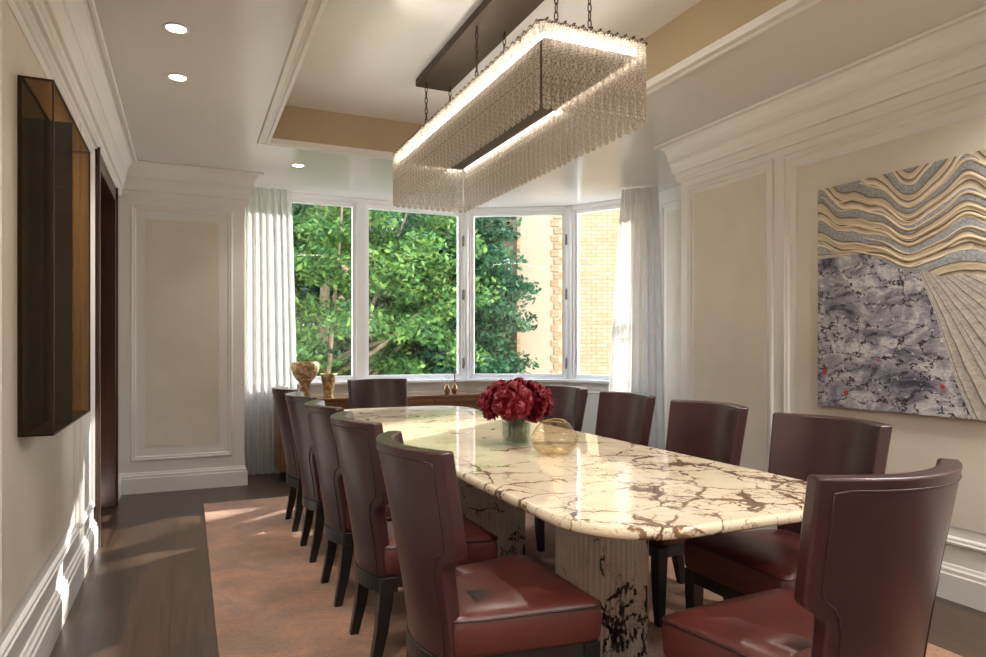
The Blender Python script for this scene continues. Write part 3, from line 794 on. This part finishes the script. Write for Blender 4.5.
# ------------------------------------------------------------------ painting
def mk_painting():
    t = NT('painted_canvas'); o = t.obj(); sp = t('ShaderNodeSeparateXYZ', {0: o})
    a, b = sp.outputs['X'], sp.outputs['Z']
    n1 = t.noise(o, 2.2, 3, .5).outputs['Fac']; n1b = t.noise(o, 5.0, 2, .5).outputs['Fac']; n2 = t.noise(t('ShaderNodeMapping', {'Vector': o, 'Scale': (1, 1, 1.7)}).outputs[0], 4.6, 7, .68, .6).outputs['Fac']; n3 = t.noise(o, 26, 5, .7).outputs['Fac']
    # upper flowing bands: field = b + waves
    s1 = t.math('MULTIPLY', t.math('SINE', t.math('MULTIPLY_ADD', a, 7.0, .9)), .075)
    s2 = t.math('MULTIPLY', t.math('SINE', t.math('MULTIPLY_ADD', a, 15.0, 2.2)), .035)
    s3 = t.math('MULTIPLY', t.math('SINE', t.math('MULTIPLY_ADD', a, 31.0, .4)), .010)
    wav = t.math('MULTIPLY', t.math('ADD', t.math('ADD', s1, s2), s3), t.math('MULTIPLY_ADD', b, 1.6, -.7))
    fld = t.math('ADD', t.math('SUBTRACT', b, wav), t.math('ADD', t.math('MULTIPLY', n1, .16), t.math('MULTIPLY_ADD', a, .12, 0.0)))
    ph = t.math('FRACT', t.math('MULTIPLY', fld, 7.4))
    cream, dark, blue, lt = srgb(216, 202, 178), srgb(70, 56, 44), srgb(150, 150, 150), srgb(236, 226, 206)
    bands = t.ramp(ph, [(.0, dark), (.035, lt), (.12, cream), (.27, dark), (.30, cream), (.52, srgb(196, 180, 154)), (.60, dark), (.63, blue), (.93, srgb(158, 160, 164))])
    vz = t('ShaderNodeTexVoronoi', {'Vector': o, 'Scale': 42.0}, feature='DISTANCE_TO_EDGE').outputs['Distance']
    scales = t.ramp(vz, [(.0, (.5, .47, .45)), (.10, (1, 1, 1))])
    inblue = t.math('GREATER_THAN', ph, .62)
    bands = t.mix(t.math('MULTIPLY', inblue, .8), bands, t.mix(1.0, bands, scales, 'MULTIPLY'))
    # lower left: grey violet mottled ground with ink lines
    low = t.ramp(n2, [(.34, srgb(52, 52, 68)), (.43, srgb(116, 115, 130)), (.52, srgb(158, 156, 164)), (.60, srgb(206, 204, 202)), (.66, srgb(150, 148, 158))])
    st = t('ShaderNodeMapping', {'Vector': o, 'Scale': (1, 1, 2.2)}).outputs[0]
    dv = t('ShaderNodeVectorMath', {0: t.noise(o, 5, 5, .7).outputs['Color'], 'Scale': .35}, operation='SCALE').outputs[0]
    vv = t('ShaderNodeVectorMath', {0: st, 1: dv}, operation='ADD').outputs[0]
    ink = t('ShaderNodeTexVoronoi', {'Vector': vv, 'Scale': 6.0}, feature='DISTANCE_TO_EDGE').outputs['Distance']
    inkm = t.math('MULTIPLY', t.ramp(ink, [(.0, (1, 1, 1)), (.035, (1, 1, 1)), (.055, (0, 0, 0))]), t.ramp(n3, [(.46, (0, 0, 0)), (.50, (1, 1, 1))]))
    low = t.mix(inkm, low, srgb(48, 44, 52))
    wsp = t('ShaderNodeTexVoronoi', {'Vector': vv, 'Scale': 11.0}).outputs['Distance']
    low = t.mix(t.ramp(wsp, [(.10, (.8, .8, .8)), (.2, (0, 0, 0))]), low, srgb(214, 214, 216))
    # rays
    ax, bx = t.math('SUBTRACT', a, .56), t.math('SUBTRACT', b, .86)
    ang = t.math('ARCTAN2', bx, ax)
    rr = t.math('FRACT', t.math('ADD', t.math('MULTIPLY', ang, 5.2), t.math('MULTIPLY', n1, .5)))
    rays = t.ramp(rr, [(.0, srgb(60, 54, 54)), (.05, srgb(196, 188, 176)), (.30, srgb(168, 162, 156)), (.36, srgb(92, 84, 80)), (.40, srgb(200, 192, 180)), (.72, srgb(180, 172, 160)), (.78, srgb(120, 112, 104)), (.82, srgb(186, 180, 172))])
    rays = t.mix(.5, rays, t.ramp(n3, [(.35, (.6, .6, .62)), (.6, (1.05, 1.05, 1.05))]), 'MULTIPLY')
    msk_r = t.math('GREATER_THAN', t.math('ADD', ang, t.math('MULTIPLY', n1, .12)), -1.16)
    c = t.mix(msk_r, low, rays)
    edge = t.math('ADD', t.math('MULTIPLY', a, -.20), .90); edge = t.math('ADD', edge, t.math('MULTIPLY', t.math('SUBTRACT', n1, .5), .35))
    up = t.math('GREATER_THAN', b, edge)
    c = t.mix(up, c, bands)
    # a few vermilion dabs
    rv = t('ShaderNodeTexVoronoi', {'Vector': o, 'Scale': 5.5}); rm = t.math('LESS_THAN', rv.outputs['Distance'], .085)
    rm = t.math('MULTIPLY', rm, t.math('LESS_THAN', b, .36))
    c = t.mix(rm, c, srgb(176, 58, 36))
    t.set(Base_Color=c, Roughness=.42)
    hb = t.math('ADD', t.math('MULTIPLY', t.math('PINGPONG', t.math('MULTIPLY', fld, 7.4), .5), t.math('MULTIPLY', up, 2.2)), n3)
    t.bump(hb, .55, .02); return t.m
M['painting'] = mk_painting()
pt = empty('painting', (XR-.002, 2.88, .90), R(-90), label='large abstract canvas in cream, grey and violet on the right wall', cat='painting')
PW, PH = 1.95, 1.27
MB().box(0, PW, -.040, 0, 0, PH).build('canvas', M['painting'], pt, bevel=.002)
# raised plaster ridges following the flowing bands
def wavef(a, b): return (.075*math.sin(7*a+.9)+.035*math.sin(15*a+2.2)+.010*math.sin(31*a+.4))*(1.6*b-.7)
def ridge(c, a0, a1, r):
    pts = []; rr = []; N_ = 70
    for i in range(N_+1):
        s = i/N_; a = a0+(a1-a0)*s; b = c-.12*a
        for _ in range(12): b = c-.12*a+wavef(a, b)
        if not (.0 < b < PH-.01): 
            if len(pts) > 8: break
            pts = []; rr = []; continue
        pts.append((a, -.0405, b)); rr.append(r*(.35+.65*math.sin(math.pi*min(.98, max(.02, s)))**.4))
    return MB().tube(pts, rr, 6) if len(pts) > 4 else None
M['plaster'] = plain('raised_cream_plaster', srgb(214, 198, 170), .4, nscale=14, namt=.05)
for k, (c, a0, a1, r) in enumerate(((.885, .0, .75, .006), (.925, .02, 1.9, .009), (.965, .30, 1.9, .006), (1.02, .01, 1.3, .009), (1.055, .25, 1.9, .008), (1.11, .02, 1.9, .008), (1.16, .0, .6, .006), (1.185, .5, 1.9, .010), (1.25, .10, 1.9, .008), (1.31, .6, 1.9, .008))):
    m = ridge(c, a0, a1, r)
    if m: m.build('plaster_ridge', M['plaster'], pt)

# ------------------------------------------------------------------ curtains
def curtain(p0t, p1t, p0b, p1b, folds, amp, z0, z1, lab, nrm):
    m = MB(); nx, nz = folds*12, 24; vs = []; fs = []
    nv = Vector((nrm[0], nrm[1], 0)).normalized()
    for j in range(nz+1):
        t = j/nz; z = z1+(z0-z1)*t; e = t**.8
        A = Vector(p0t).lerp(Vector(p0b), e); B_ = Vector(p1t).lerp(Vector(p1b), e)
        for i in range(nx+1):
            s = i/nx; ph = s*folds*2*math.pi
            d = amp*(1.0 if t > .05 else .75)*math.sin(ph+.5*math.sin(ph*.37)+.25*math.sin(t*2+s*5))*(.8+.4*noise.noise(Vector((s*folds*.7, t*.8, 5))))
            q = A.lerp(B_, s+.006*math.sin(ph*2+1)); vs.append((q.x+nv.x*d, q.y+nv.y*d, z))
    n1 = nx+1
    for j in range(nz):
        for i in range(nx): fs.append((j*n1+i, j*n1+i+1, (j+1)*n1+i+1, (j+1)*n1+i))
    m.add(vs, fs, True)
    return m.build('sheer_curtain', M['curtain'], label=lab, cat='curtain')
curtain((.50, 6.90), (.93, 6.90), (.49, 6.88), (.99, 6.84), 7, .035, .02, H-.01, 'white sheer curtain gathered at the left of the bay window', (0, -1))
curtain((3.87, 5.54), (4.11, 5.29), (3.72, 5.62), (4.12, 5.19), 7, .035, .02, H-.01, 'white sheer curtain gathered at the right of the bay window', (-.7, -.7))

# ------------------------------------------------------------------ outside
def tree(name, cx, cy, cz, rx, ry, rzz, nclump, per, leaf, mat, seed, base_z, lab, trunk_r=.16, flat=.45, pr=.55, nb=9):
    rd = random.Random(seed); root = empty(name, (cx, cy, base_z), label=lab, cat='tree', group='trees outside the window'); mb = MB(); vs = []; fs = []
    cl = []
    for c in range(nclump):
        while True:
            p = Vector((rd.uniform(-1, 1), rd.uniform(-1, 1), rd.uniform(-1, 1)))
            if .30 < p.length < 1: break
        p = Vector((p.x*rx, p.y*ry, p.z*rzz+cz-base_z)); cl.append(p)
        R_ = pr*rd.uniform(.6, 1.25)
        for k in range(per):
            d = Vector((rd.gauss(0, 1), rd.gauss(0, 1), rd.gauss(0, 1))).normalized()*R_*rd.random()**.45
            d.z *= flat; d.z -= .12*(d.x*d.x+d.y*d.y)/R_
            q = p+d; s = leaf*rd.uniform(.6, 1.3)
            nn = (Vector((0, 0, 1))+.9*Vector((rd.gauss(0, 1), rd.gauss(0, 1), rd.gauss(0, .6)))).normalized()
            u = nn.orthogonal().normalized(); u.rotate(Matrix.Rotation(rd.random()*6.28, 3, nn)); w = nn.cross(u)
            b = len(vs); vs += [tuple(q-u*s), tuple(q+w*s*.55-nn*s*.12), tuple(q+u*s), tuple(q-w*s*.55-nn*s*.12)]; fs.append((b, b+1, b+2, b+3))
    mb.add(vs, fs, False); mb.build('foliage', mat, root)
    mb = MB(); tz = cz-base_z-rzz*.55
    mb.tube([(0, 0, 0), (.05, 0, tz*.5), (0, .05, tz), (.1, 0, tz+rzz*.7), (.0, 0, tz+rzz*1.2)], [trunk_r*1.2, trunk_r, trunk_r*.9, trunk_r*.6, trunk_r*.2], 10)
    mb.build('trunk', M['branch'], root)
    far = sorted(cl, key=lambda p: -(p.x**2+p.y**2))
    for k in range(nb):
        p = far[k*7 % len(far)]; z0 = tz+rd.uniform(-.1, .7)*rzz*.6
        m_ = Vector((p.x*.45, p.y*.45, z0+(p.z-z0)*.35))
        MB().tube([(0, 0, z0), m_, p], [trunk_r*.45, trunk_r*.3, trunk_r*.1], 7).build('branch', M['branch'], root)
    return root
GZ = -6.5
tree('sun_dapple_tree', 8.6, 10.4, 4.8, 1.2, .6, .6, 40, 60, .06, M['leaf1'], 31, -6.5, 'added unseen tree right of the view, breaking up the sunlight', .07, .5, .35, 5)  # added out-of-view tree, dapples the sun that reaches the table
tree('maple_tree', 1.9, 10.9, 1.9, 2.6, 1.8, 3.6, 250, 230, .056, M['leaf1'], 4, GZ, 'bright green maple seen through the left window panes', .12, .5, .5, 14)
tree('leafy_tree', 4.55, 11.9, 1.6, 1.25, 1.3, 3.6, 230, 190, .062, M['leaf2'], 9, GZ, 'deep green dense tree in the middle of the window view', .15, .42, .48, 14)
tree('leafy_tree', 2.6, 14.6, 1.8, 3.6, 1.6, 4.4, 230, 150, .095, M['leaf2'], 19, GZ, 'darker green tree standing behind the bright maple', .18, .5, .65, 9)
# neighbouring building: world corner and facade directions
BCX, BCY = 6.19, 12.57
ry_ = math.atan2(-.41, .912)
bd = empty('apartment_building', (BCX, BCY, GZ), ry_, label='buff brick apartment building with quoined corner outside the right windows', cat='building')
HB = 11.4
MB().box(.0, 1.0, .02, 6, 0, HB).build('smooth_pier', M['stone'], bd, label='smooth stone pier')
MB().box(.95, 3.7, .06, 6, 0, HB).build('brick_wall', M['brick'], bd)
q = MB()
for k in range(90):
    z = 2+k*.155
    if z > HB-.2: break
    if k % 2: q.box(.70, .86, -.005, .03, z, z+.13)
    else: q.box(.76, .95, -.005, .03, z, z+.13)
q.build('quoins', M['brick2'], bd, bevel=.006)
# receding left wing
wg = MB(); dv = Vector((-.284, 1.0)).normalized()
nrm = Vector((-dv.y, dv.x))
def wing(a0, a1, o0, o1, z0, z1, mb):
    pts = [(dv.x*a+nrm.x*o, dv.y*a+nrm.y*o) for a, o in ((a0, o0), (a1, o0), (a1, o1), (a0, o1))]
    vs = [(x, y, z0) for x, y in pts]+[(x, y, z1) for x, y in pts]
    mb.add(vs, [(3, 2, 1, 0), (4, 5, 6, 7), (0, 1, 5, 4), (1, 2, 6, 5), (2, 3, 7, 6), (3, 0, 4, 7)]); return mb
wing(0, 9, -.3, 0, 0, HB, wg); wg.build('side_wall', M['brick2'], bd)
for z in (4.6, 8.3):
    for a in (.5, 4.2):
        f = wing(a, a+1.5, -.02, .03, z, z+1.35, MB()).build('window', M['frame'], bd)
        for i in range(3):
            for j in range(3):
                wing(a+.06+i*.47, a+.46+i*.47, .02, .04, z+.06+j*.43, z+.43+j*.43, MB()).build('pane', M['darkglass'], f)
fb = empty('apartment_building', (-9, 23, GZ), 0, label='tan brick building far behind the trees', cat='building')
MB().box(0, 17, 0, 6, 0, 15).build('brick_wall', M['brick2'], fb)
for zz in (2.0, 5.2, 8.4, 11.6):
    for k in range(6):
        f = MB().box(1.2+k*2.7, 2.6+k*2.7, -.06, .02, zz, zz+1.8).build('window', M['frame'], fb)
        MB().box(1.3+k*2.7, 2.5+k*2.7, -.08, -.06, zz+.1, zz+1.7).build('pane', M['darkglass'], f)
struct(MB().box(-40, 45, 7.6, 70, GZ-.2, GZ), 'ground', M['ground'])

# ------------------------------------------------------------------ light
w = bpy.data.worlds.new('world'); S.world = w; w.use_nodes = True; nt = w.node_tree; bg = nt.nodes['Background']
tc = nt.nodes.new('ShaderNodeTexCoord'); sx = nt.nodes.new('ShaderNodeSeparateXYZ'); rp = nt.nodes.new('ShaderNodeValToRGB')
nt.links.new(tc.outputs['Generated'], sx.inputs[0]); nt.links.new(sx.outputs['Z'], rp.inputs['Fac'])
rp.color_ramp.elements[0].color = (.95, .95, .92, 1); rp.color_ramp.elements[1].color = (.55, .72, 1, 1)
nt.links.new(rp.outputs[0], bg.inputs[0]); bg.inputs['Strength'].default_value = 8
sun = bpy.data.lights.new('sun', 'SUN'); sun.energy = 13; sun.angle = R(.6); sun.color = (1, .93, .82)
so = bpy.data.objects.new('sun', sun); COL.objects.link(so)
so.rotation_euler = Vector((.8, .6, .48)).to_track_quat('Z', 'Y').to_euler()

cam = bpy.data.cameras.new('camera'); co = bpy.data.objects.new('camera', cam); COL.objects.link(co)
co.location = (0, 0, 1.25); co.rotation_euler = (R(90), 0, R(-24.2)); cam.sensor_width = 36; cam.lens = 680/986*36; cam.shift_y = 17.5/986; cam.clip_start = .02
S.camera = co
S.view_settings.view_transform = 'Standard'; S.view_settings.look = 'None'; S.view_settings.gamma = 1; S.view_settings.use_curve_mapping = False
S.view_settings.exposure = 0.22
S.cycles.max_bounces = 10; S.cycles.diffuse_bounces = 5; S.cycles.glossy_bounces = 4; S.cycles.transparent_max_bounces = 24
S.cycles.sample_clamp_indirect = 6; S.cycles.caustics_reflective = False; S.cycles.caustics_refractive = False; S.cycles.use_denoising = True
